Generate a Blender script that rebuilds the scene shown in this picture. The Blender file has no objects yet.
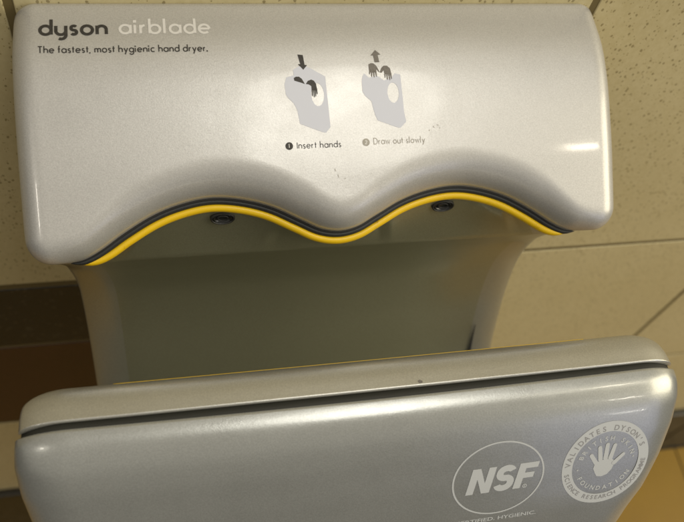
import bpy, bmesh, math, random
import numpy as np
from mathutils import Vector, Matrix, geometry

random.seed(4)
scn = bpy.context.scene
R = math.radians

# ------------------------------------------------------------------ camera
cam_d = bpy.data.cameras.new('camera')
cam = bpy.data.objects.new('camera', cam_d)
scn.collection.objects.link(cam)
right = Vector((0.97656, -0.15932, 0.14434))
down = Vector((-0.06678, -0.86307, -0.50061))
fwd = Vector((0.20428, 0.47929, -0.85358))
m = Matrix.Identity(4)
for i in range(3):
    m[i][0] = right[i]; m[i][1] = -down[i]; m[i][2] = -fwd[i]
m.translation = Vector((-0.0847, -0.316, 1.34))
cam.matrix_world = m
cam_d.sensor_width = 36
cam_d.lens = 786 / 684 * 36
cam_d.clip_start = 0.01
cam_d.clip_end = 50
cam_d.dof.use_dof = True
cam_d.dof.focus_distance = 0.40
cam_d.dof.aperture_fstop = 10
scn.camera = cam

# ------------------------------------------------------------------ light
w = bpy.data.worlds.new('World'); scn.world = w
w.use_nodes = True
bg = w.node_tree.nodes['Background']
# the room round the dryer: pale lit ceiling above, dim walls and floor below
wt = w.node_tree
wtc = wt.nodes.new('ShaderNodeTexCoord'); wsx = wt.nodes.new('ShaderNodeSeparateXYZ'); wrp = wt.nodes.new('ShaderNodeValToRGB')
wt.links.new(wtc.outputs['Generated'], wsx.inputs[0]); wt.links.new(wsx.outputs[2], wrp.inputs[0]); wt.links.new(wrp.outputs[0], bg.inputs[0])
we = wrp.color_ramp.elements
we[0].position = 0.0; we[0].color = (0.10, 0.095, 0.08, 1)
we[1].position = 1.0; we[1].color = (1.0, 0.92, 0.78, 1)
q = we.new(0.10); q.color = (0.30, 0.28, 0.23, 1)
q = we.new(0.30); q.color = (0.90, 0.84, 0.71, 1)
bg.inputs[1].default_value = 0.40
scn.view_settings.view_transform = 'Standard'
scn.view_settings.look = 'None'
scn.view_settings.exposure = 0.10
scn.view_settings.gamma = 1

def lamp(name, loc, target, sx, sy, energy, col):
    d = bpy.data.lights.new(name, 'AREA'); d.shape = 'RECTANGLE'
    d.size = sx; d.size_y = sy; d.energy = energy; d.color = col
    o = bpy.data.objects.new(name, d); scn.collection.objects.link(o)
    o.location = loc
    z = (Vector(loc) - Vector(target)).normalized()
    xa = Vector((1, 0, 0)); ya = z.cross(xa).normalized(); xa = ya.cross(z)
    mm = Matrix.Identity(4)
    for i in range(3):
        mm[i][0] = xa[i]; mm[i][1] = ya[i]; mm[i][2] = z[i]
    mm.translation = Vector(loc); o.matrix_world = mm
    return o
lamp('ceiling_lamp', (0.30, -0.47, 2.35), (0.30, -0.46, 1.03), 0.47, 0.88, 6.0, (1.0, 0.96, 0.86)).data.shape = 'ELLIPSE'
lamp('lamp_tube', (1.02, -0.77, 2.45), (0.13, -0.08, 1.03), 0.09, 0.028, 0.75, (1.0, 0.9, 0.72))
lamp('lamp_tube', (1.15, -1.60, 1.93), (0.13, -0.21, 1.0), 0.10, 0.012, 0.40, (1.0, 0.93, 0.8))
lamp('side_lamp', (2.3, -0.9, 2.0), (0.5, 0, 0.9), 1.7, 1.5, 38.0, (1.0, 0.90, 0.66))

lamp('lamp_tube', (0.93, -1.47, 1.30), (0.13, -0.21, 1.0), 0.10, 0.010, 0.18, (1.0, 0.95, 0.85))
lamp('bluish_fill', (1.25, -1.75, 1.15), (0.1, -0.2, 1.0), 0.9, 0.9, 1.7, (0.66, 0.70, 1.0))  # unseen bluish source, added to tint the panel's lower right and the cheek
lamp('small_lamp', (-1.1, -0.75, 2.1), (-0.15, -0.1, 1.0), 0.10, 0.10, 1.1, (1.0, 0.93, 0.8))

# ------------------------------------------------------------------ materials
def mat(name, col, rough=0.5, metal=0.0, **kw):
    mt = bpy.data.materials.new(name); mt.use_nodes = True
    b = mt.node_tree.nodes['Principled BSDF']
    b.inputs['Base Color'].default_value = (*col, 1)
    b.inputs['Roughness'].default_value = rough
    b.inputs['Metallic'].default_value = metal
    for k, v in kw.items():
        b.inputs[k.replace('_', ' ')].default_value = v
    return mt
def nodes(mt):
    nt = mt.node_tree
    return nt, nt.nodes, nt.links, nt.nodes['Principled BSDF']
def texco(nt, scale=(1, 1, 1)):
    tc = nt.nodes.new('ShaderNodeTexCoord'); mp = nt.nodes.new('ShaderNodeMapping')
    mp.inputs['Scale'].default_value = scale
    nt.links.new(tc.outputs['Object'], mp.inputs[0])
    return mp.outputs[0]
def noise(nt, vec, scale, detail=3, rough=0.5):
    n = nt.nodes.new('ShaderNodeTexNoise'); n.inputs['Scale'].default_value = scale
    n.inputs['Detail'].default_value = detail; n.inputs['Roughness'].default_value = rough
    nt.links.new(vec, n.inputs['Vector']); return n.outputs[0]
def ramp(nt, fac, stops):
    r = nt.nodes.new('ShaderNodeValToRGB'); e = r.color_ramp.elements
    while len(e) < len(stops): e.new(0.5)
    for q, (p, c) in zip(e, stops):
        q.position = p; q.color = (*c, 1) if len(c) == 3 else c
    nt.links.new(fac, r.inputs[0]); return r.outputs[0]
def bump(nt, h, strength, dist, bsdf, coat=False):
    b = nt.nodes.new('ShaderNodeBump'); b.inputs['Strength'].default_value = strength
    b.inputs['Distance'].default_value = dist
    nt.links.new(h, b.inputs['Height']); nt.links.new(b.outputs[0], bsdf.inputs['Normal'])
    return b

def silver(name, col, metal=0.38, rough=0.38, coat=0.42, flake=0.25):
    mt = mat(name, col, rough, metal, Coat_Weight=coat, Coat_Roughness=0.08)
    nt, N, L, b = nodes(mt)
    v = texco(nt)
    n1 = noise(nt, v, 1500, 2)             # metal flake
    n2 = noise(nt, v, 420, 3)              # orange peel
    n3 = noise(nt, v, 35, 5, 0.65)         # wipe marks
    c = ramp(nt, n1, [(0.3, tuple(x * 0.90 for x in col)), (0.7, tuple(min(1, x * 1.09) for x in col))])
    L.new(c, b.inputs['Base Color'])
    r = N.new('ShaderNodeMapRange'); r.inputs[1].default_value = 0.3; r.inputs[2].default_value = 0.7
    r.inputs[3].default_value = rough - 0.04; r.inputs[4].default_value = rough + 0.05
    L.new(n3, r.inputs[0]); L.new(r.outputs[0], b.inputs['Roughness'])
    mx = N.new('ShaderNodeMath'); mx.operation = 'ADD'
    L.new(n1, mx.inputs[0]); L.new(n2, mx.inputs[1])
    bump(nt, mx.outputs[0], flake, 0.00012, b)
    b2 = N.new('ShaderNodeBump'); b2.inputs['Strength'].default_value = 0.12; b2.inputs['Distance'].default_value = 0.0001
    L.new(n2, b2.inputs['Height']); L.new(b2.outputs[0], b.inputs['Coat Normal'])
    return mt
M_SILVER = silver('silver_paint', (0.525, 0.52, 0.515))
M_BLUE = silver('silver_blue_paint', (0.40, 0.41, 0.40), 0.55, 0.30)
M_CAP = silver('silver_cap_paint', (0.56, 0.56, 0.53), 0.7, 0.32)
M_CHEEK = silver('cheek_shaded_silver', (0.37, 0.37, 0.31), 0.65, 0.33, 0.3, 0.15)  # same silver made dimmer, the cheeks' part of the slot shade in colour
M_STRIP = mat('seam_rubber', (0.016, 0.016, 0.011), 0.6)
M_INNER = silver('channel_shaded_silver', (0.33, 0.33, 0.235), 0.65, 0.33, 0.2, 0.15)  # body silver darkened to olive: the slot's shade is put into this colour
M_RUBBER = mat('grey_rubber', (0.012, 0.014, 0.015), 0.5)
M_BLACK = mat('black_gap', (0.008, 0.008, 0.008), 0.6)
M_YELLOW = mat('yellow_plastic', (0.84, 0.55, 0.008), 0.42, Coat_Weight=0.15)
M_LENS = mat('dark_lens', (0.01, 0.011, 0.012), 0.25, Coat_Weight=0.3)
M_RING = mat('grey_ring', (0.02, 0.02, 0.018), 0.45)
M_INK = mat('dark_ink', (0.022, 0.019, 0.016), 0.55)
M_INK2 = mat('worn_ink', (0.13, 0.115, 0.10), 0.55)
M_INK3 = mat('faded_ink', (0.34, 0.32, 0.28), 0.5)
M_WINK = mat('pale_ink', (0.68, 0.67, 0.66), 0.5)
M_LAV = mat('lavender_ink', (0.62, 0.645, 0.75), 0.5)
M_GREYINK = mat('grey_ink', (0.50, 0.52, 0.54), 0.5)
M_MARKDARK = mat('mark_grey', (0.27, 0.27, 0.28), 0.5)
def wear(mt, amount):
    nt, N, L, b = nodes(mt)
    c = tuple(b.inputs['Base Color'].default_value)[:3]
    n = noise(nt, texco(nt), 900, 4, 0.7)
    L.new(ramp(nt, n, [(0.3, c), (0.75, tuple(x + amount for x in c))]), b.inputs['Base Color'])
for q, a in ((M_INK, 0.03), (M_INK2, 0.09), (M_INK3, 0.1), (M_RUBBER, 0.015)): wear(q, a)
# a little grime on the yellow bead
nt, N, L, b = nodes(M_YELLOW)
n = noise(nt, texco(nt), 130, 6, 0.75)
L.new(ramp(nt, n, [(0.30, (0.48, 0.29, 0.006)), (0.40, (0.80, 0.52, 0.008)), (1, (0.84, 0.56, 0.01))]), b.inputs['Base Color'])

def speckled(name, base, base2, speck, scale, cut, rough=0.4, stretch=(1, 1, 1)):
    mt = mat(name, base, rough)
    nt, N, L, b = nodes(mt)
    v = texco(nt, stretch)
    big = noise(nt, v, 9, 5, 0.6)
    fine = noise(nt, v, 260, 3, 0.6)
    mixf = N.new('ShaderNodeMath'); mixf.operation = 'MULTIPLY_ADD'; mixf.inputs[1].default_value = 0.5
    L.new(big, mixf.inputs[0])
    hf = N.new('ShaderNodeMath'); hf.operation = 'MULTIPLY'; hf.inputs[1].default_value = 0.5
    L.new(fine, hf.inputs[0]); L.new(hf.outputs[0], mixf.inputs[2])
    c0 = ramp(nt, mixf.outputs[0], [(0.32, base2), (0.62, base)])
    # warped voronoi cells, only some of which carry a chip
    wn = N.new('ShaderNodeTexNoise'); wn.inputs['Scale'].default_value = scale * 0.9; L.new(v, wn.inputs['Vector'])
    add = N.new('ShaderNodeVectorMath'); add.operation = 'MULTIPLY_ADD'
    add.inputs[1].default_value = (0.5 / scale,) * 3
    L.new(wn.outputs['Color'], add.inputs[0]); L.new(v, add.inputs[2])
    last = c0
    for k, (sc, ct, den) in enumerate(((scale, cut, 0.70), (scale * 1.9, cut * 0.9, 0.80))):
        vo = N.new('ShaderNodeTexVoronoi'); vo.inputs['Scale'].default_value = sc
        L.new(add.outputs[0], vo.inputs['Vector'])
        m1 = N.new('ShaderNodeMath'); m1.operation = 'LESS_THAN'; m1.inputs[1].default_value = ct
        L.new(vo.outputs['Distance'], m1.inputs[0])
        sp = N.new('ShaderNodeSeparateColor'); L.new(vo.outputs['Color'], sp.inputs[0])
        m2 = N.new('ShaderNodeMath'); m2.operation = 'GREATER_THAN'; m2.inputs[1].default_value = den
        L.new(sp.outputs[0], m2.inputs[0])
        m3 = N.new('ShaderNodeMath'); m3.operation = 'MULTIPLY'; L.new(m1.outputs[0], m3.inputs[0]); L.new(m2.outputs[0], m3.inputs[1])
        m4 = N.new('ShaderNodeMath'); m4.operation = 'MULTIPLY'; m4.inputs[1].default_value = 0.6
        L.new(m3.outputs[0], m4.inputs[0])
        mx = N.new('ShaderNodeMix'); mx.data_type = 'RGBA'
        L.new(m4.outputs[0], mx.inputs['Factor']); L.new(last, mx.inputs['A'])
        mx.inputs['B'].default_value = (*[q * (1 + k * 0.5) for q in speck], 1)
        last = mx.outputs['Result']
    L.new(last, b.inputs['Base Color'])
    bump(nt, fine, 0.15, 0.0004, b)
    return mt
M_TILE = speckled('beige_tile', (0.62, 0.545, 0.33), (0.53, 0.455, 0.25), (0.14, 0.10, 0.03), 380, 0.30, 0.42, (1, 1, 0.75))
M_TILE_DARK = speckled('dark_tile', (0.013, 0.017, 0.022), (0.004, 0.005, 0.006), (0.05, 0.05, 0.04), 120, 0.3)
M_TILE_BROWN = speckled('brown_tile', (0.060, 0.022, 0.016), (0.032, 0.013, 0.010), (0.05, 0.02, 0.008), 120, 0.25)
M_BASE = speckled('skirting_stone', (0.040, 0.035, 0.024), (0.014, 0.012, 0.008), (0.10, 0.085, 0.06), 90, 0.35)
M_GROUT = mat('grout', (0.15, 0.115, 0.045), 0.9)
M_FLOOR = speckled('ochre_floor', (0.30, 0.175, 0.010), (0.24, 0.135, 0.008), (0.28, 0.14, 0.02), 60, 0.15)

# ------------------------------------------------------------------ helpers
def build(name, verts, faces, material, parent=None, smooth=True, mats=None, midx=None):
    me = bpy.data.meshes.new(name)
    me.from_pydata([tuple(map(float, v)) for v in verts], [], faces)
    bm = bmesh.new(); bm.from_mesh(me)
    bmesh.ops.remove_doubles(bm, verts=bm.verts, dist=2e-6)
    bmesh.ops.dissolve_degenerate(bm, edges=bm.edges, dist=1e-7)
    bm.to_mesh(me); bm.free()
    for mt in (mats or [material]): me.materials.append(mt)
    if midx is not None and len(me.polygons) == len(midx):
        me.polygons.foreach_set('material_index', midx)
    me.polygons.foreach_set('use_smooth', [smooth] * len(me.polygons))
    o = bpy.data.objects.new(name, me); scn.collection.objects.link(o)
    if parent:
        o.parent = parent
        o.matrix_parent_inverse = parent.matrix_basis.inverted()
    return o
def fix_normals(o):
    bm = bmesh.new(); bm.from_mesh(o.data)
    bmesh.ops.recalc_face_normals(bm, faces=bm.faces)
    bm.to_mesh(o.data); bm.free()
def grid_faces(nr, nc, base=0):
    return [(base + r * nc + c, base + r * nc + c + 1, base + (r + 1) * nc + c + 1, base + (r + 1) * nc + c)
            for r in range(nr - 1) for c in range(nc - 1)]
def smoothstep(a, b, x):
    u = max(0.0, min(1.0, (x - a) / (b - a))); return u * u * (3 - 2 * u)

class Prof:
    """smooth curve in the (Y,Z) plane, measured by arc length; zero at control point k0"""
    def __init__(s, pts, k0=0, n=24):
        P=np.array(pts,float); E=np.vstack([2*P[0]-P[1],P,2*P[-1]-P[-2]]); out=[P[0]]; idx=[0]
        for i in range(len(P)-1):
            a,b,c,d=E[i],E[i+1],E[i+2],E[i+3]
            for k in range(1,n+1):
                u=k/n
                out.append(.5*((2*b)+(c-a)*u+(2*a-5*b+4*c-d)*u*u+(3*b-a-3*c+d)*u**3))
            idx.append(len(out)-1)
        s.p=np.array(out); L=np.r_[0,np.cumsum(np.linalg.norm(np.diff(s.p,axis=0),axis=1))]
        s.s=L-L[idx[k0]]; s.knots=[s.s[i] for i in idx]
        s.t0,s.t1=s.s[0],s.s[-1]
    def at(s,t):
        return np.array([np.interp(t,s.s,s.p[:,0]),np.interp(t,s.s,s.p[:,1])])
    def frame(s,t):
        e=.0015; a=s.at(max(s.t0,t-e)); b=s.at(min(s.t1,t+e)); d=(b-a)/max(1e-9,np.linalg.norm(b-a))
        return s.at(t),d,np.array([d[1],-d[0]])   # point, tangent (outward/down), normal (towards the viewer)
    def P(s,x,t,h=0.):
        p,d,n=s.frame(t); return (x,p[0]+n[0]*h,p[1]+n[1]*h)
HEAD=Prof([(0,1.0565),(-.008,1.0555),(-.026,1.0528),(-.040,1.0482),(-.0535,1.0418),(-.067,1.0342),(-.0815,1.0256),(-.096,1.0162),(-.130,.9943)],k0=7)
FACE=Prof([(-.1996,1.0056),(-.2068,1.0042),(-.2148,.9988),(-.223,.990),(-.2305,.9805),(-.239,.9694),(-.252,.951),(-.266,.926),(-.277,.89),(-.282,.84),(-.28,.78),(-.268,.70),(-.25,.60)])
CAP=Prof([(-.1765,.988),(-.1773,.9950),(-.1812,1.0003),(-.188,1.0040),(-.1965,1.0058)])

# ------------------------------------------------------------------ the setting: tiled wall, skirting, floor
def slabs(name, rects, material, y0, y1, bev=0.0006, grout=None, kind='structure'):
    bm = bmesh.new(); mi = []
    for (x0, x1, z0, z1) in rects:
        r = bmesh.ops.create_cube(bm, size=1)
        for v in r['verts']:
            v.co = ((x0 + x1) / 2 + v.co.x * (x1 - x0), (y0 + y1) / 2 + v.co.y * (y1 - y0), (z0 + z1) / 2 + v.co.z * (z1 - z0))
        es = {e for v in r['verts'] for e in v.link_edges if all(q.co.y < (y0 + y1) / 2 for q in e.verts)}
        bmesh.ops.bevel(bm, geom=list(es), offset=bev, segments=2, affect='EDGES', profile=0.5)
    me = bpy.data.meshes.new(name); bm.to_mesh(me); bm.free(); me.materials.append(material)
    o = bpy.data.objects.new(name, me); scn.collection.objects.link(o); o['kind'] = kind
    return o
G = 0.0024
XL = [-1.6566, -1.3566, -1.0566, -0.7566, -0.4566, -0.1566, 0.1557, 0.4398, 0.7398, 1.0398, 1.3398, 1.6398]
ZL = [0.2115, 0.4720, 0.7740, 1.0790, 1.384, 1.689]
beige, dark, brown = [], [], []
for i in range(len(XL) - 1):
    cols = (XL[i] + G, XL[i + 1] - G)
    for j in range(len(ZL) - 1):
        z0, z1 = ZL[j] + G, ZL[j + 1] - G
        if j == 1 and XL[i] < -0.16:
            dark.append((*cols, 0.664 + G, 0.768)); brown.append((*cols, ZL[1] + G, 0.664 - G))
        else: beige.append((*cols, z0, z1))
wall = slabs('wall', beige, M_TILE, -0.0005, 0.008)
g = slabs('wall_grout', [(-1.66, 1.64, 0.0, 1.7)], M_GROUT, 0.0001, 0.14)
g.parent = wall; del g['kind']
for nm, rr, mt in (('dark_tile_band', dark, M_TILE_DARK), ('brown_tile_band', brown, M_TILE_BROWN)):
    o = slabs(nm, rr, mt, -0.0005, 0.008); o.parent = wall; del o['kind']
sk = slabs('skirting', [(x0 + .001, x1 - .001, 0.0, 0.2105) for x0, x1 in zip(XL, XL[1:])], M_BASE, -0.010, 0.009, 0.003)
fl_bm = []
for i in range(-2, 2):
    for j in range(0, 2):
        fl_bm.append((-0.1 + i * 0.9 + .0015, -0.1 + (i + 1) * 0.9 - .0015, -0.0115 - (j + 1) * 0.9 + .0015, -0.0115 - j * 0.9 - .0015))
v, f = [], []
bm = bmesh.new()
for (x0, x1, y0, y1) in fl_bm:
    r = bmesh.ops.create_cube(bm, size=1)
    for q in r['verts']:
        q.co = ((x0 + x1) / 2 + q.co.x * (x1 - x0), (y0 + y1) / 2 + q.co.y * (y1 - y0), -0.006 + q.co.z * 0.012)
me = bpy.data.meshes.new('floor'); bm.to_mesh(me); bm.free(); me.materials.append(M_FLOOR)
floor = bpy.data.objects.new('floor', me); scn.collection.objects.link(floor); floor['kind'] = 'structure'
fg = build('floor_grout', [(-2, -2, -.002), (2, -2, -.002), (2, 0.1, -.002), (-2, .1, -.002)], [(0, 1, 2, 3)], M_BLACK, floor, False)

# ------------------------------------------------------------------ the hand dryer
dryer = bpy.data.objects.new('hand_dryer', None); scn.collection.objects.link(dryer)
dryer.location = (0, 0, 0.35)
dryer.empty_display_size = 0.1
bpy.context.view_layer.update()
dryer['label'] = 'silver wall-mounted hand dryer with yellow-edged slot, fixed to a speckled beige tiled wall'
dryer['category'] = 'hand dryer'

def pillow(name, prof, material, W, t_lo, t_hi, rs, Rs, r_lo=0.004, r_hi=0.01, R_hi=None, r_hi_f=None, R_lo=None,
           nx=90, nt=70, skirt=0.03, skirt_fn=None, plan=None, parent=None, tpow=1.0):
    """a sheet bent along prof, rounded over at its sides and ends, with a skirt folded back behind its rim"""
    qs = [(-1, math.cos(a)) for a in np.linspace(0, math.pi / 2, 15)[:-1]]      # q_s from 1 to 0
    cols = []
    for a in np.linspace(0, math.pi / 2, 15)[:-1]: cols.append(('L', math.cos(a)))
    for u in np.linspace(-1, 1, nx): cols.append(('C', u))
    for a in np.linspace(math.pi / 2, 0, 15)[1:]: cols.append(('R', math.cos(a)))
    V = []; rows = None
    for side, q in cols:
        Wm = W((t_lo(0) + t_hi(0)) / 2)
        if side == 'C': qs_ = 0.0; xr = q * (Wm - rs)
        else: qs_ = q; xr = (Wm - rs * (1 - q)) * (-1 if side == 'L' else 1)
        x_nom = xr
        Rh = R_hi(x_nom) if R_hi else Rs
        rh = r_hi_f(x_nom) if r_hi_f else r_hi
        Rl = R_lo if R_lo is not None else Rs
        k = math.sqrt(max(0, 1 - qs_ * qs_))
        ts = []
        lo, hi = t_lo(x_nom), t_hi(x_nom)
        nb = 12
        for a in np.linspace(0, math.pi / 2, nb): # low end
            qb = k * math.cos(a); ts.append((lo + r_lo * (1 - qb), qb, 'l'))
        a0, a1 = lo + r_lo, hi - rh
        for u in np.linspace(0, 1, nt)[1:-1]: ts.append((a0 + (a1 - a0) * u, 0, 'm'))
        for a in np.linspace(math.pi / 2, 0, nb): 
            qb = k * math.cos(a); ts.append((hi - rh * (1 - qb), qb, 'h'))
        col = []
        for t, qb, z in ts:
            u = (t - a0) / (a1 - a0); u = max(0, min(1, u))
            amp = (Rs * 1.0)
            if z == 'l': amp = Rs * (qs_ ** 2 / (qs_ ** 2 + qb ** 2 + 1e-12)) + Rl * (qb ** 2 / (qs_ ** 2 + qb ** 2 + 1e-12)) if qs_ + qb > 0 else 0
            if z == 'h': amp = Rs * (qs_ ** 2 / (qs_ ** 2 + qb ** 2 + 1e-12)) + Rh * (qb ** 2 / (qs_ ** 2 + qb ** 2 + 1e-12)) if qs_ + qb > 0 else 0
            drop = amp * (1 - math.sqrt(max(0, 1 - min(1, qs_ ** 2 + qb ** 2))))
            sc = W(t) / Wm
            p = prof.P(x_nom * sc, t, -drop)
            if plan: p = (p[0], p[1] + plan(p[0], t), p[2])
            col.append((p, t))
        rows = len(col); V.append(col)
    verts = [p for c in V for p, t in c]
    nc = len(V)
    faces = grid_faces(nc, rows)
    # rim loop
    rim = [(0, r) for r in range(rows)] + [(c, rows - 1) for c in range(1, nc)] + [(nc - 1, r) for r in range(rows - 2, -1, -1)] + [(c, 0) for c in range(nc - 2, 0, -1)]
    if skirt or skirt_fn:
        base = len(verts); n = len(rim)
        for c, r in rim:
            p, t = V[c][r]; nrm = prof.frame(t)[2]
            if skirt_fn: verts.append(skirt_fn(p, t, nrm))
            else: verts.append((p[0], p[1] - nrm[0] * skirt, p[2] - nrm[1] * skirt))
        for i in range(n):
            a = rim[i][0] * rows + rim[i][1]; bq = rim[(i + 1) % n][0] * rows + rim[(i + 1) % n][1]
            faces.append((a, bq, base + (i + 1) % n, base + i))
    o = build(name, verts, faces, material, parent)
    fix_normals(o)
    return o

def sweep(name, pts, frames, rad, material, parent, seg=12):
    """pts centre line, frames (u,v) per point, rad (ru,rv) per point"""
    verts, faces = [], []
    for p, (u, v), (ru, rv) in zip(pts, frames, rad):
        for k in range(seg):
            a = 2 * math.pi * k / seg
            q = p + u * (ru * math.cos(a)) + v * (rv * math.sin(a)); verts.append(tuple(q))
    n = len(pts)
    for i in range(n - 1):
        for k in range(seg):
            faces.append((i * seg + k, i * seg + (k + 1) % seg, (i + 1) * seg + (k + 1) % seg, (i + 1) * seg + k))
    faces.append(tuple(range(seg - 1, -1, -1))); faces.append(tuple((n - 1) * seg + k for k in range(seg)))
    o = build(name, verts, faces, material, parent); fix_normals(o); return o

# ---- head: the upper cover with its scalloped lower lip
LX = [0, .010, .020, .035, .050, .0655, .080, .095, .110, .122, .130, .136, .142, .160]
LT = [.0186, .0168, .0118, .0042, -.0003, -.0020, .0000, .0050, .0132, .0210, .0250, .0262, .0263, .0263]
def catmull(xs, ys, x):
    x = max(xs[0], min(xs[-1], x)); i = max(0, min(len(xs) - 2, int(np.searchsorted(xs, x) - 1)))
    h = xs[i + 1] - xs[i]; u = (x - xs[i]) / h
    def sl(j):
        if j == 0: return 0.0
        if j == len(xs) - 1: return 0.0
        return (ys[j + 1] - ys[j - 1]) / (xs[j + 1] - xs[j - 1])
    a, bq = sl(i) * h, sl(i + 1) * h
    return (2*u**3 - 3*u*u + 1) * ys[i] + (u**3 - 2*u*u + u) * a + (-2*u**3 + 3*u*u) * ys[i + 1] + (u**3 - u*u) * bq
lipt = lambda x: catmull(LX, LT, abs(x))
RL = lambda x: 0.020 + (0.013 - 0.020) * smoothstep(.134, .144, abs(x))
RT = lambda x: 0.020 + (0.013 - 0.020) * smoothstep(.108, .138, abs(x)) - 0.004 * (1 - smoothstep(0, .02, abs(x)))
WH = lambda t: float(np.interp(t, [-.106, -.098, -.08, -.03, .01, .04], [.1548, .1558, .1562, .1562, .1560, .1550]))
def head_skirt(p, t, nrm):
    s = 0.045
    y = min(-0.0006, p[1] - nrm[0] * s)
    if t > -.02:
        s2 = 0.003 + 0.017 * smoothstep(.137, .145, abs(p[0]))
        return (p[0], p[1] - nrm[0] * s2, p[2] - nrm[1] * s2)
    return (p[0], max(p[1], y), p[2] - nrm[1] * s)
head = pillow('head_cover', HEAD, M_SILVER, WH, lambda x: HEAD.t0 + .0002, lipt, 0.0115, 0.0125, r_lo=0.0045, R_lo=0.004,
              R_hi=RL, r_hi_f=RT, nx=150, nt=60, skirt_fn=head_skirt, parent=dryer)

# lip path in sheet coordinates, walked by length
def lip_path(x0, x1, off, h, n=160):
    out, fr = [], []
    for x in np.linspace(x0, x1, n):
        e = 5e-4; dt = (lipt(x + e) - lipt(x - e)) / (2 * e)
        nx_, nt_ = -dt / math.hypot(1, dt), 1 / math.hypot(1, dt)      # in-sheet normal of the path, pointing outward
        X_, T_ = x + nx_ * off(x), lipt(x) + nt_ * off(x)
        _, d, nn = HEAD.frame(T_)
        out.append(Vector(HEAD.P(X_, T_, h(x))))
        fr.append((Vector((nx_, nt_ * d[0], nt_ * d[1])), Vector((0, nn[0], nn[1]))))
    return out, fr
def taper(x, xe, w): return math.sqrt(max(0.0, 1 - smoothstep(xe - w, xe, abs(x)) ** 2)) * 0.999 + 0.001
E0 = 0.1365
p, f = lip_path(-E0, E0, lambda x: 0.0003, lambda x: -0.0200)
sweep('seal_gap', p, f, [(0.0012 * taper(x, E0, .01), 0.0022) for x in np.linspace(-E0, E0, 160)], M_BLACK, dryer)
p, f = lip_path(-E0, E0, lambda x: 0.0004 + 0.0011 * taper(x, E0, .016), lambda x: -0.0203)
seal = sweep('rubber_seal', p, f, [(0.00145 * taper(x, E0, .012) + 2e-4, 0.0024) for x in np.linspace(-E0, E0, 160)], M_RUBBER, dryer)
E1 = 0.1335
p, f = lip_path(-E1, E1, lambda x: 0.0010 + 0.0035 * taper(x, E1, .022), lambda x: -0.0222)
trim = sweep('yellow_trim', p, f, [(0.0022 * taper(x, E1, .012) + 1e-4, 0.0030 * taper(x, E1, .006) + 1e-4) for x in np.linspace(-E1, E1, 160)], M_YELLOW, dryer)

# ---- the inside of the slot: ledge below the lip, then the hollow back wall
NZ = [(.954, -.0895), (.940, -.0835), (.92, -.0775), (.89, -.0745), (.86, -.0795), (.83, -.0900), (.80, -.1030), (.78, -.1150), (.765, -.1320), (.757, -.150), (.757, -.170), (.765, -.1765)]
nzp = Prof([(y, z) for z, y in NZ])
verts, rows = [], 0
us = []
WN = 0.1450
for a in np.linspace(0, math.pi / 2, 16)[:-1]: us.append((-1, math.cos(a)))
for u in np.linspace(-1, 1, 81): us.append((u, None))
for a in np.linspace(math.pi / 2, 0, 16)[1:]: us.append((1, math.cos(a)))
def neck_x(u, q, r): return u * (WN - r) if q is None else u * (WN - r * (1 - q))
ledge_v, neck_v = [], []
RN = 0.019
for u, q in us:
    x = neck_x(u, q, RN); back = 0 if q is None else 0.007 * (1 - math.sqrt(max(0, 1 - q * q)))
    # ledge column
    xl = x * .127 / WN
    e = 5e-4; tt = lipt(xl) + 0.0056 * (1 - smoothstep(.100, .127, abs(xl))); _, d, nn = HEAD.frame(tt)
    top = Vector(HEAD.P(xl, tt, -0.0240 - 0.003 * smoothstep(.110, .127, abs(xl))))
    bot = Vector((x * (1 + .0075 / WN), -.0895 + back * 0.25, .954))
    col = []
    for k in range(13):
        s = k / 12; qv = top.lerp(bot, s); qv.y += 0.0035 * math.sin(math.pi * s) * (1 if top.y < bot.y - .004 else 0.4)
        col.append(tuple(qv))
    ledge_v.append(col)
    col = []
    for t in np.linspace(0, nzp.t1, 60):
        yy, zz = nzp.at(t)
        grow = 0.25 + 0.75 * smoothstep(0, .035, t)
        col.append(((.0020 + .0030 * x / WN) * smoothstep(-.01, .08, t) + x * (1 + (.0075 / WN) * (1 - smoothstep(-.03, .075, t)) / (1 - smoothstep(-.03, .075, 0))), yy + back * grow, zz))
    neck_v.append(col)
    n_n = len(col)
chan = [a + bq[1:] for a, bq in zip(ledge_v, neck_v)]
ci = [i for i, (u, q) in enumerate(us) if q is None and abs(u) < .999]
c0, c1 = ci[0], ci[-1]
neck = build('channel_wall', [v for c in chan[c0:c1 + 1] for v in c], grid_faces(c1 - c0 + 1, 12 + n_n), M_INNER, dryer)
cheeks = [build('side_cheek', [v for c in cc for v in c], grid_faces(len(cc), 12 + n_n), M_CHEEK, dryer) for cc in (chan[:c0 + 1], chan[c1:])]

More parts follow.
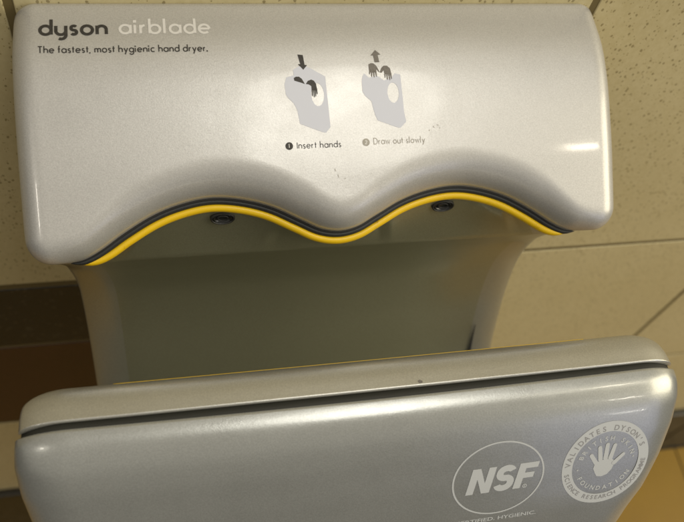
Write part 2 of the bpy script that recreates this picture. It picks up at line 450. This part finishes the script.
# sensor windows in the ledge
def sensor(x, z):
    # ledge surface point
    best = min((Vector(v) for c in ledge_v for v in c), key=lambda q: abs(q.x - x) * 1 + abs(q.z - z) * 2)
    c = best + Vector((0, -0.0012, 0.0))
    n = Vector((0, -0.985, 0.17)).normalized(); ux = Vector((1, 0, 0)); vy = n.cross(ux).normalized()
    def lathe(name, prof, mt, par):
        vv, ff = [], []; sg = 40
        for r, h in prof:
            for k in range(sg):
                a = 2 * math.pi * k / sg; vv.append(tuple(c + ux * r * 0.95 * math.cos(a) + vy * r * 0.62 * math.sin(a) + n * h))
        for i in range(len(prof) - 1):
            for k in range(sg): ff.append((i * sg + k, i * sg + (k + 1) % sg, (i + 1) * sg + (k + 1) % sg, (i + 1) * sg + k))
        o = build(name, vv, ff, mt, par); fix_normals(o); return o
    ring = lathe('sensor', [(.0070, -.001), (.0068, .0004), (.0063, .0006), (.0058, .0005), (.0056, -.0006)], M_RING, dryer)
    lathe('lens', [(.0057, -.0004), (.0054, .0002), (.0048, .0003), (.0046, -.0004), (.0001, -.0006)], M_LENS, ring)
    lathe('bezel', [(.0034, -.0004), (.0031, .0001), (.0025, .0001), (.0022, -.0003)], M_BLACK, ring)
sensor(-.0600, .9865); sensor(.0625, .9865)

# ---- rear housing behind the slot, down the wall
def outline_loft(name, secs, material, r, parent, seg=8):
    """rounded rectangles (x half, y0 front, y1 back) stacked in z"""
    vv, ff = [], []; n = None
    for z, hx, y0, y1 in secs:
        loop = []
        for cx_, cy_, a0 in ((hx - r, y1 - .002, 0), (-hx + r, y1 - .002, 90), (-hx + r, y0 + r, 180), (hx - r, y0 + r, 270)):
            rr = .002 if a0 < 180 else r
            cxx = (hx - rr) if cx_ > 0 else -(hx - rr)
            for k in range(seg + 1):
                a = R(a0 + 90 * k / seg); loop.append((cxx + rr * math.cos(a), cy_ + rr * math.sin(a), z))
        n = len(loop); vv += loop
    for i in range(len(secs) - 1):
        for k in range(n): ff.append((i * n + k, i * n + (k + 1) % n, (i + 1) * n + (k + 1) % n, (i + 1) * n + k))
    ff.append(tuple(range(n))); ff.append(tuple((len(secs) - 1) * n + k for k in range(n)))
    o = build(name, vv, ff, material, parent); fix_normals(o); return o
outline_loft('rear_housing', [(1.000, .136, -.040, -.0008), (.96, .1385, -.058, -.0008), (.88, .1385, -.056, -.0008), (.80, .1385, -.075, -.0008),
                              (.76, .139, -.10, -.0008), (.70, .139, -.20, -.0008), (.60, .136, -.215, -.0008), (.45, .125, -.19, -.0008), (.39, .11, -.15, -.0008), (.375, .10, -.13, -.0008)],
             M_SILVER, .02, dryer)
# tapered grooves where the channel meets its side cheeks
for s in (1,):
    vv = []
    for k in range(14):
        t = 0.128 + 0.036 * k / 13; yy, zz = nzp.at(t); ww = 0.0015 * (k / 13) ** 0.8 + 0.0001
        xx = s * 0.1245 + .0020 + s * .0026
        vv += [(xx - ww, yy - .0016, zz), (xx, yy - 0.0022, zz), (xx + ww, yy - .0016, zz)]
    ff = [(3 * i + j, 3 * i + j + 1, 3 * i + j + 4, 3 * i + j + 3) for i in range(13) for j in range(2)]
    build('channel_groove', vv, ff, M_RUBBER, dryer)

# ---- the front body: cap, rubber strip, front panel
bow = lambda x, t: -0.0014 * (1 - (x / .152) ** 2)
WC = lambda t: .1560
def cap_skirt(p, t, nrm): 
    return (p[0] * 0.985, p[1] + (0.001 if t < .01 else 0.006), min(p[2] - .004, .984))
cap = pillow('top_cap', CAP, M_CAP, WC, lambda x: CAP.t0, lambda x: CAP.t1, 0.020, 0.009, r_lo=0.012, R_lo=0.003, r_hi=0.0008,
             R_hi=lambda x: .0012, nx=60, nt=30, skirt_fn=cap_skirt, plan=lambda x, t: 0.35 * bow(x, t), parent=dryer)
WF = lambda t: float(np.interp(t, [0, .02, .035, .054, .073, .087, .12, .2, .3, .45], [.1575, .1585, .1575, .154, .1485, .142, .132, .122, .112, .095]))
def face_skirt(p, t, nrm): return (p[0] * .99, max(p[1] - nrm[0] * .02, -.24 if t < .3 else -.2), p[2] - nrm[1] * .012)
panel = pillow('front_panel', FACE, M_BLUE, WF, lambda x: 0.0, lambda x: FACE.t1 - .01, 0.018, 0.011, r_lo=0.0016, R_lo=0.0014,
               r_hi=.05, R_hi=lambda x: .03, nx=90, nt=170, skirt_fn=face_skirt, plan=bow, parent=dryer)
# strip in the seam
vv = []
xs = np.linspace(-.1550, .1550, 80)
for x in xs:
    bq = bow(x, 0)
    dz = -.009 * (1 - math.sqrt(max(0, 1 - max(0, (abs(x) - .137) / .0185) ** 2)))
    vv += [(x, -.193 + .35 * bq, .995 + dz), (x, -.1945 + .35 * bq, 1.0025 + dz), (x, -.2012 + bq, 1.0034 + dz), (x, -.2035 + bq, .993 + dz)]
ff = [(4 * i + j, 4 * i + j + 1, 4 * i + j + 5, 4 * i + j + 4) for i in range(len(xs) - 1) for j in range(3)]
build('seam_strip', vv, ff, M_STRIP, dryer)
# thin yellow blade on the back edge of the cap
pts = [Vector((x, CAP.p[0][0] + .0004 + .35 * bow(x, 0), .9886)) for x in np.linspace(-.117, .117, 60)]
sweep('yellow_blade', pts, [(Vector((0, 1, 0)), Vector((0, 0, 1)))] * 60, [(.0005, .0034)] * 60, M_YELLOW, dryer)
# inner shell of the front body (far side of the slot) and its bottom shell
pr = Prof([(-.1772, .988), (-.180, .96), (-.182, .90), (-.180, .82), (-.1765, .765)])
verts = []
for x in np.linspace(-.139, .139, 40):
    for t in np.linspace(0, pr.t1, 20): y, z = pr.at(t); verts.append((x, y, z))
o = build('front_channel_wall', verts, grid_faces(40, 20), M_INNER, dryer)
outline_loft('lower_shell', [(.985, .147, -.205, -.181), (.95, .1455, -.228, -.183), (.90, .134, -.250, -.183), (.84, .126, -.265, -.18), (.76, .118, -.262, -.15), (.70, .112, -.25, -.15), (.62, .1, -.23, -.15)],
             M_SILVER, .012, dryer)

# ------------------------------------------------------------------ printing
def tessel(polys):
    """list of closed 2D loops (outer then holes) -> verts, tris"""
    vs = [Vector((x, y, 0)) for lp in polys for x, y in lp]
    tr = geometry.tessellate_polygon([[Vector((x, y, 0)) for x, y in lp] for lp in polys])
    return [(v.x, v.y) for v in vs], [tuple(t) for t in tr]
def decal(name, pieces, fmap, material, parent, maxlen=0.003):
    """pieces: (verts2d, faces, lift) in metres on the sheet; fmap(x, t, h) -> point"""
    bm = bmesh.new()
    for vs, fs, lift in pieces:
        vv = [bm.verts.new((x, y, lift)) for x, y in vs]
        for q in fs:
            try: bm.faces.new([vv[i] for i in q])
            except ValueError: pass
    bmesh.ops.triangulate(bm, faces=bm.faces)
    for _ in range(6):
        es = [e for e in bm.edges if e.calc_length() > maxlen]
        if not es: break
        bmesh.ops.subdivide_edges(bm, edges=es, cuts=1)
        bmesh.ops.triangulate(bm, faces=[q for q in bm.faces if len(q.verts) > 3])
    for v in bm.verts: v.co = fmap(v.co.x, v.co.y, v.co.z)
    me = bpy.data.meshes.new(name); bm.to_mesh(me); bm.free()
    me.materials.append(material)
    o = bpy.data.objects.new(name, me); scn.collection.objects.link(o)
    if parent:
        o.parent = parent
        o.matrix_parent_inverse = parent.matrix_basis.inverted()
    return o
EPS = 0.00012
on_head = lambda x, t, h: Vector(HEAD.P(x, t, EPS + h))
def on_face(x, t, h):
    q = FACE.P(x, t, EPS + h); return Vector((q[0], q[1] + bow(q[0], t), q[2]))

def arc(cx, cy, r, a0, a1, n=None, ry=None):
    ry = ry or r; n = n or max(4, int(abs(a1 - a0) / 12))
    return [(cx + r * math.cos(R(a0 + (a1 - a0) * k / n)), cy + ry * math.sin(R(a0 + (a1 - a0) * k / n))) for k in range(n + 1)]
A = 0.5
GL = {  # strokes on an x-height of 1, y up; second item is the advance
 'a': ([arc(.5, .5, A, 0, 360, 28), [(1, 1), (1, 0)]], 1.0), 'b': ([arc(.5, .5, A, 0, 360, 28), [(0, 1.75), (0, 0)]], 1.0),
 'c': ([arc(.5, .5, A, 50, 310)], .85), 'd': ([arc(.5, .5, A, 0, 360, 28), [(1, 1.75), (1, 0)]], 1.0),
 'e': ([arc(.5, .5, A, 0, 315), [(0, .5), (1, .5)]], 1.0), 'f': ([arc(.42, 1.42, .28, 100, 180, 6) + [(.14, 0)], [(-.1, .95), (.42, .95)]], .4),
 'g': ([arc(.5, .5, A, 0, 360, 28), [(1, 1)] + [(1, 0)] + arc(.5, -.1, .5, 0, -150, 12)], 1.0),
 'h': ([[(0, 1.75), (0, 0)], [(0, .5)] + arc(.42, .55, .42, 180, 0, 12) + [(.84, 0)]], .84),
 'i': ([[(0, 1), (0, 0)], [(-.01, 1.42), (.01, 1.42)]], 0), 'l': ([[(0, 1.75), (0, 0)]], 0),
 'm': ([[(0, 1), (0, 0)], [(0, .6)] + arc(.34, .62, .34, 180, 0, 10) + [(.68, 0)], [(.68, .6)] + arc(1.02, .62, .34, 180, 0, 10) + [(1.36, 0)]], 1.36),
 'n': ([[(0, 1), (0, 0)], [(0, .5)] + arc(.42, .55, .42, 180, 0, 12) + [(.84, 0)]], .84),
 'o': ([arc(.5, .5, A, 0, 360, 28)], 1.0), 'r': ([[(0, 1), (0, 0)], [(0, .5)] + arc(.45, .5, .45, 180, 95, 6)], .45),
 's': ([arc(.3, .735, .25, 35, 270, 12) + arc(.3, .245, .25, 90, -145, 12)], .58),
 't': ([[(.2, 1.5), (.2, 0)], [(-.05, .97), (.48, .97)]], .42), 'u': ([[(0, 1), (0, .42)] + arc(.42, .42, .42, 180, 360, 12) + [(.84, 1)], [(.84, 1), (.84, 0)]], .84),
 'y': ([[(0, 1), (.42, .05)], [(.84, 1), (.2, -.6)]], .84), 'w': ([[(0, 1), (.34, 0), (.66, .95), (.98, 0), (1.32, 1)]], 1.32),
 'U': ([[(0, 1), (0, .42)] + arc(.45, .42, .45, 180, 360, 12) + [(.9, 1)], [(.9, 1), (.9, -.1)] + arc(.48, -.1, .42, 0, -120, 10)], .9),
 'T': ([[(0, 1.6), (.95, 1.6)], [(.475, 1.6), (.475, 0)]], .95), 'I': ([[(0, 1.6), (0, 0)]], 0),
 'D': ([[(0, 0), (0, 1.6), (.4, 1.6)] + arc(.4, .8, .8, 80, -80, 14, .8) + [(.4, 0), (0, 0)]], 1.2),
 '.': ([[(-.02, .02), (.02, .02)]], 0), ',': ([[(.03, .05), (-.08, -.3)]], 0), '1': ([[(-.18, 1.25), (0, 1.5), (0, 0)]], 0),
 '2': ([arc(0, 1.05, .42, 160, -30, 10) + [(-.45, 0), (.48, 0)]], .5)}
def stroke_piece(pl, wd, lift):
    closed = math.dist(pl[0], pl[-1]) < 1e-6 and len(pl) > 3
    n = len(pl); vs, fs = [], []
    for i, (x, y) in enumerate(pl):
        if closed: a, c = pl[(i - 1) if i > 0 else n - 2], pl[(i + 1) if i < n - 1 else 1]
        else: a, c = pl[max(0, i - 1)], pl[min(n - 1, i + 1)]
        d1 = Vector((x - a[0], y - a[1])); d2 = Vector((c[0] - x, c[1] - y))
        if d1.length < 1e-9: d1 = d2
        if d2.length < 1e-9: d2 = d1
        d1.normalize(); d2.normalize(); tt = (d1 + d2)
        tt = tt.normalized() if tt.length > 1e-6 else d1
        k = 1 / max(.55, tt.dot(d1)); nn = Vector((-tt.y, tt.x)) * (wd / 2 * k)
        vs += [(x + nn.x, y + nn.y), (x - nn.x, y - nn.y)]
    for i in range(n - 1): fs.append((2 * i, 2 * i + 1, 2 * i + 3, 2 * i + 2))
    return vs, fs, lift
def stroke_text(txt, x0, tb, xh, width, wd, gap=.36, space=.75, glyphs=None, yscale=1.0, slope=0.0):
    """lay txt out from x0 to x0+width on baseline tb (t grows downwards)"""
    adv = 0; items = []
    for ch in txt:
        if ch == ' ': adv += space; continue
        st, wq = GL[(glyphs or {}).get(ch, ch)]; items.append((st, adv)); adv += wq + gap + (.12 if ch in '.,il' else 0)
    tot = adv - gap; s = width / tot; out = []
    for k, (st, ax) in enumerate(items):
        for j, pl in enumerate(st):
            if len(pl) == 2 and abs(pl[0][0] - pl[1][0]) < .05 and pl[0][1] == pl[1][1]:
                hw = wd / s * .62; mx_ = (pl[0][0] + pl[1][0]) / 2; pl = [(mx_ - hw, pl[0][1]), (mx_ + hw, pl[0][1])]
                q = [(x0 + (px + ax) * s, tb + slope * (px + ax) * s - py * xh) for px, py in pl]; out.append(stroke_piece(q, wd * 1.25, 0)); continue
            q = [(x0 + (px + ax) * s, tb + slope * (px + ax) * s - py * xh * yscale) for px, py in pl]
            out.append(stroke_piece(q, wd, 0.00003 * j))
    return out
# wordmark and slogan
decal('wordmark_dark', stroke_text('dyson', -.1415, -.0846, .0050, .0305, .00158, gap=.42, glyphs={'y': 'U'}), on_head, M_INK, dryer)
decal('wordmark_pale', stroke_text('airblade', -.1046, -.0849, .0050, .0430, .00128, gap=.42), on_head, M_WINK, dryer)
decal('slogan_print', stroke_text('The fastest, most hygienic hand dryer.', -.1425, -.0746, .0021, .0792, .00056, gap=.42, space=.62), on_head, M_INK, dryer)
# instruction pictograms
def pix(ox, oy, s, pts):   # crop pixels -> sheet metres
    return [(ox + (x) * s, oy + (y) * s) for x, y in pts]
S = 0.04113 / 363
def pictogram(ox, oy, sil, hole, arrow, hands, dot, digit, caption, cap_at, capw, ink, inkc):
    root = decal('pictogram', [tessel([pix(ox, oy, S, sil), pix(ox, oy, S, hole)]) + (0,)], on_head, M_LAV, dryer)
    root['label'] = 'pale dryer pictogram with black hands dipping in under a down arrow' if digit == '1' else 'pale dryer pictogram with two spread hands under an up arrow'
    decal('arrow', [tessel([pix(ox, oy, S, arrow)]) + (.00004,)], on_head, ink, root)
    pcs = []
    for k, hnd in enumerate(hands):
        for j, pl in enumerate(hnd): pcs.append(tessel([pix(ox, oy, S, pl)]) + (.00005 + .00002 * j,))
    decal('hand_print', pcs, on_head, ink, root)
    dx, dy = ox + dot[0] * S, oy + dot[1] * S
    decal('number_dot', [tessel([arc(dx, dy, 17 * S, 0, 345, 23)]) + (0,)], on_head, inkc, dryer)
    decal('number', [stroke_piece([(dx + a * 9.5 * S, dy - (bq - .75) * 10 * S) for a, bq in pl], .00045, .00004) for pl in GL[digit][0]], on_head, M_WINK, dryer)
    decal('caption', stroke_text(caption, ox + cap_at[0] * S, oy + cap_at[1] * S, .0019, capw * S, .00036, gap=.42, space=.7), on_head, inkc, dryer)
sil = [(98, 118), (125, 103), (150, 100), (178, 113), (240, 152), (246, 335), (248, 378), (226, 403), (212, 400), (112, 360), (104, 300), (98, 285), (88, 266), (66, 243), (58, 228), (55, 182), (66, 152), (100, 143)]
hole = arc(200, 232, 29, 0, 345, 30, 52)
arr = [(124, 47), (148, 50), (152, 96), (163, 98), (144, 119), (122, 92), (133, 93)]
def fingers(pts, wd, tip):
    return [[(x0 - wd / 2, y0), (x0 + wd / 2, y0), (x1 + tip / 2, y1 - 2), (x1, y1 + 2), (x1 - tip / 2, y1 - 2)] for x0, y0, x1, y1 in pts]
h1 = [[(98, 156), (108, 150), (122, 150), (134, 160), (142, 176), (146, 184), (128, 177), (100, 168)]]
h2 = [[(150, 184), (160, 170), (176, 164), (188, 170), (196, 184), (199, 210), (196, 214), (174, 213), (174, 194), (163, 186)]] + fingers([(177, 208, 176, 238), (184, 208, 184, 243), (191, 208, 191, 240), (196, 205, 198, 230)], 5.5, 4)
pictogram(-.0329, -.0774, sil, hole, arr, [h1, h2], (57, 456), '1', 'Insert hands', (93, 468), 197, M_INK, M_INK)
sil2 = [(60, 138), (80, 158), (120, 150), (150, 172), (184, 160), (204, 140), (228, 146), (233, 320), (240, 362), (212, 389), (200, 388), (106, 352), (98, 330), (90, 300), (84, 266), (56, 240), (46, 222), (46, 172), (52, 150)]
hole2 = arc(188, 229, 27, 0, 345, 30, 46)
arr2 = [(122, 27), (146, 50), (132, 52), (136, 86), (114, 87), (110, 54), (98, 54)]
l_hand = [[(84, 96), (96, 90), (108, 92), (120, 104), (130, 126), (133, 134), (126, 130), (118, 118), (118, 132), (84, 134)]] + fingers([(87, 130, 85, 142), (96, 130, 94, 154), (105, 130, 105, 157), (114, 128, 116, 154)], 7, 4)
r_hand = [[(133, 134), (142, 114), (154, 103), (170, 104), (182, 116), (187, 140), (186, 146), (154, 142), (152, 124), (142, 136)]] + fingers([(157, 138, 156, 160), (166, 140, 166, 169), (175, 140, 177, 171), (183, 140, 185, 166)], 7, 4)
pictogram(.0079, -.0771, sil2, hole2, arr2, [l_hand, r_hand], (46, 449), '2', 'Draw out slowly', (82, 459), 240, M_INK2, M_INK3)

# lettering by the built-in font, for the marks on the front panel
def font_piece(txt, size, lift=0.0, shear=0.0, bold=0.0):
    cu = bpy.data.curves.new('tmp', 'FONT'); cu.body = txt; cu.size = size; cu.shear = shear; cu.offset = bold; cu.resolution_u = 3
    ob = bpy.data.objects.new('tmp', cu); scn.collection.objects.link(ob)
    dg = bpy.context.evaluated_depsgraph_get(); me = ob.evaluated_get(dg).to_mesh()
    vs = [(v.co.x, v.co.y) for v in me.vertices]; fs = [tuple(q.vertices) for q in me.polygons]
    ob.evaluated_get(dg).to_mesh_clear(); bpy.data.objects.remove(ob); bpy.data.curves.remove(cu)
    return vs, fs, lift
def place(piece, fn):
    vs, fs, l = piece; return [fn(x, y) for x, y in vs], fs, l
def extent(piece):
    xs_ = [v[0] for v in piece[0]] or [0]; return min(xs_), max(xs_)
def ring_text(txt, cx, cy, r, size, a_mid, span, inward, lift, bold=0.0):
    """letters round a circle; a_mid in degrees (90 = top); inward True puts letter bottoms to the centre"""
    out = []; n = len(txt)
    for k, ch in enumerate(txt):
        if ch == ' ': continue
        u = (k / (n - 1) - .5) if n > 1 else 0
        a = R(a_mid - u * span) if inward else R(a_mid + u * span)
        pc = font_piece(ch, size, lift, 0, bold); x0, x1 = extent(pc); mid = (x0 + x1) / 2
        def fn(x, y, a=a, mid=mid):
            lx = x - mid
            ro = a - math.pi / 2 if inward else a + math.pi / 2
            yy = y - size * .35
            dx = lx * math.cos(ro) - yy * math.sin(ro); dy = lx * math.sin(ro) + yy * math.cos(ro)
            X_ = cx + r * math.cos(a) + dx; Y_ = r * math.sin(a) + dy
            return (X_, cy - Y_)
        out.append(place(pc, fn))
    return out
def annulus(cx, cy, r0, r1, lift, n=72, ky=1.0):
    vs = []; fs = []
    for k in range(n):
        a = 2 * math.pi * k / n
        vs += [(cx + r0 * math.cos(a), cy + r0 * ky * math.sin(a)), (cx + r1 * math.cos(a), cy + r1 * ky * math.sin(a))]
    for k in range(n): fs.append((2 * k, 2 * k + 1, (2 * k + 3) % (2 * n), (2 * k + 2) % (2 * n)))
    return vs, fs, lift
# oval certification mark: ring with three slanted capitals
NX, NY = .0598, .0493
decal('ring_mark', [annulus(NX, NY, .0229, .0238, 0, 90, .90)], on_face, M_GREYINK, dryer)
def poly(pts, ox, oy, s, lift=0, shear=.20):
    return tessel([[(ox + (x + shear * y) * s, oy - y * s) for x, y in pts]]) + (lift,)
LN = [(0, 0), (0, 1.5), (.42, 1.5), (.85, .62), (.85, 1.5), (1.24, 1.5), (1.24, 0), (.82, 0), (.39, .88), (.39, 0)]
LF = [(0, 0), (0, 1.5), (1.02, 1.5), (1.02, 1.17), (.40, 1.17), (.40, .92), (.92, .92), (.92, .60), (.40, .60), (.40, 0)]
sl = .0107
pc = [poly(LN, NX - .0166, NY + .0076, sl * .92)]
spath = arc(.44, 1.08, .33, 20, 180, 10, .26) + arc(.44, 1.02, .33, 190, 262, 5, .26)[0:] + arc(.46, .50, .34, 80, -10, 6, .27) + arc(.46, .43, .34, -15, -165, 10, .27)
sx, sy = NX - .0026, NY + .0076
sp_ = stroke_piece([(sx + (x + .2 * y) * sl * .92, sy - y * sl * .92) for x, y in spath], .0036, 0)
pc.append(sp_)
pc.append(poly(LF, NX + .0078, NY + .0076, sl * .92))
decal('mark_letters', pc, on_face, M_GREYINK, dryer)
decal('registered_dot', [annulus(NX + .0142, NY + .0066, .0008, .0012, 0, 20)] + [place(font_piece('R', .0016, .00002, 0, .00003), lambda x, y: (NX + .0137 + x, NY + .0072 - y))], on_face, M_GREYINK, dryer)
def straight(txt, x0, x1, tb, size, lift=0, bold=0.0, slope=0.0):
    p_ = font_piece(txt, size, lift, 0, bold); a, bq = extent(p_); s = (x1 - x0) / (bq - a)
    return place(p_, lambda x, y: (x0 + (x - a) * s, tb - y + slope * (x - a)))
decal('certified_print', [straight('CERTIFIED. HYGIENIC.', .0395, .0825, .0750, .0032, 0, .00006)], on_face, M_GREYINK, dryer)
# round seal with a hand print
BX, BY = .1168, .0492
KY = 1.04
seal_m = decal('round_seal', [annulus(BX, BY, .0181, .0236, 0, 90, KY)], on_face, M_GREYINK, dryer)
tx = ring_text("VALIDATES DYSON'S", BX, BY, .0208, .0041, 100, 150, True, .00004, .00008)
tx += ring_text('SCIENCE RESEARCH PROGRAMME', BX, BY, .0210, .0035, 275, 165, False, .00004, .00008)
decal('seal_rim_text', tx, on_face, M_MARKDARK, seal_m)
tx = ring_text('BRITISH SKIN', BX, BY, .0148, .0036, 90, 140, True, 0, .00008) + ring_text('FOUNDATION', BX, BY, .0150, .0036, 270, 120, False, 0, .00008)
tx += [annulus(BX - .0150, BY + .002, .0001, .0005, 0, 12), annulus(BX + .0150, BY - .002, .0001, .0005, 0, 12)]
decal('seal_inner_text', tx, on_face, M_GREYINK, seal_m)
# hand print: palm and five fingers, fingers up
hp = []
def blob(x0, y0, x1, y1, w0, w1, lift):
    d = Vector((x1 - x0, y1 - y0)); L_ = d.length; d.normalize(); nq = Vector((-d.y, d.x)); pts = []
    a0 = math.atan2(nq.y, nq.x)
    for k in range(9): a = a0 + math.pi * k / 8; pts.append((x0 + w0 * math.cos(a), y0 + w0 * math.sin(a)))
    for k in range(9): a = a0 + math.pi + math.pi * k / 8; pts.append((x1 + w1 * math.cos(a), y1 + w1 * math.sin(a)))
    return tessel([[(BX + x * .0000112, BY + .0005 - y * .0000112) for x, y in pts]]) + (lift,)
palm = [(-520, 60), (-420, 170), (-200, 240), (60, 260), (280, 240), (400, 120), (420, -80), (340, -330), (160, -560), (-80, -640), (-330, -600), (-450, -400), (-560, -160)]
hp.append(tessel([[(BX + x * .0000115, BY + .0005 - y * .0000115) for x, y in palm]]) + (0,))
hp += [blob(-480, 130, -760, 560, 105, 95, .00003), blob(-290, 300, -400, 930, 110, 95, .00006), blob(-40, 330, -40, 1040, 115, 95, .00003), blob(200, 310, 330, 960, 110, 92, .00006), blob(420, 20, 820, 420, 110, 88, .00009)]
decal('seal_hand', hp, on_face, M_GREYINK, seal_m)
# small scuffs on the lacquer
for k, (x, t, l, a) in enumerate([(.0495, -.0335, .0012, 1.1), (.0515, -.0340, .0010, .3), (.0475, -.0315, .0008, 2.2), (.0530, -.0325, .0006, 1.5), (-.0040, -.0135, .0014, 1.2), (-.0025, -.0105, .0016, 1.3), (.0008, -.0085, .0007, .5)]):
    decal('scuff', [stroke_piece([(x, t), (x + l * math.cos(a) * .5, t + l * math.sin(a) * .5 + .0001), (x + l * math.cos(a), t + l * math.sin(a))], .00032, 0)], on_head, M_INK3, dryer)
# a chip on the front edge of the cap
on_cap = lambda x, t, h: Vector(CAP.P(x, t, EPS + h)) + Vector((0, .35 * bow(x, 0), 0))
decal('chip', [tessel([[(.0205, CAP.t1 - .0024), (.0216, CAP.t1 - .0030), (.0228, CAP.t1 - .0022), (.0226, CAP.t1 - .0012), (.0210, CAP.t1 - .0012)]]) + (0,)], on_cap, M_INK2, dryer)
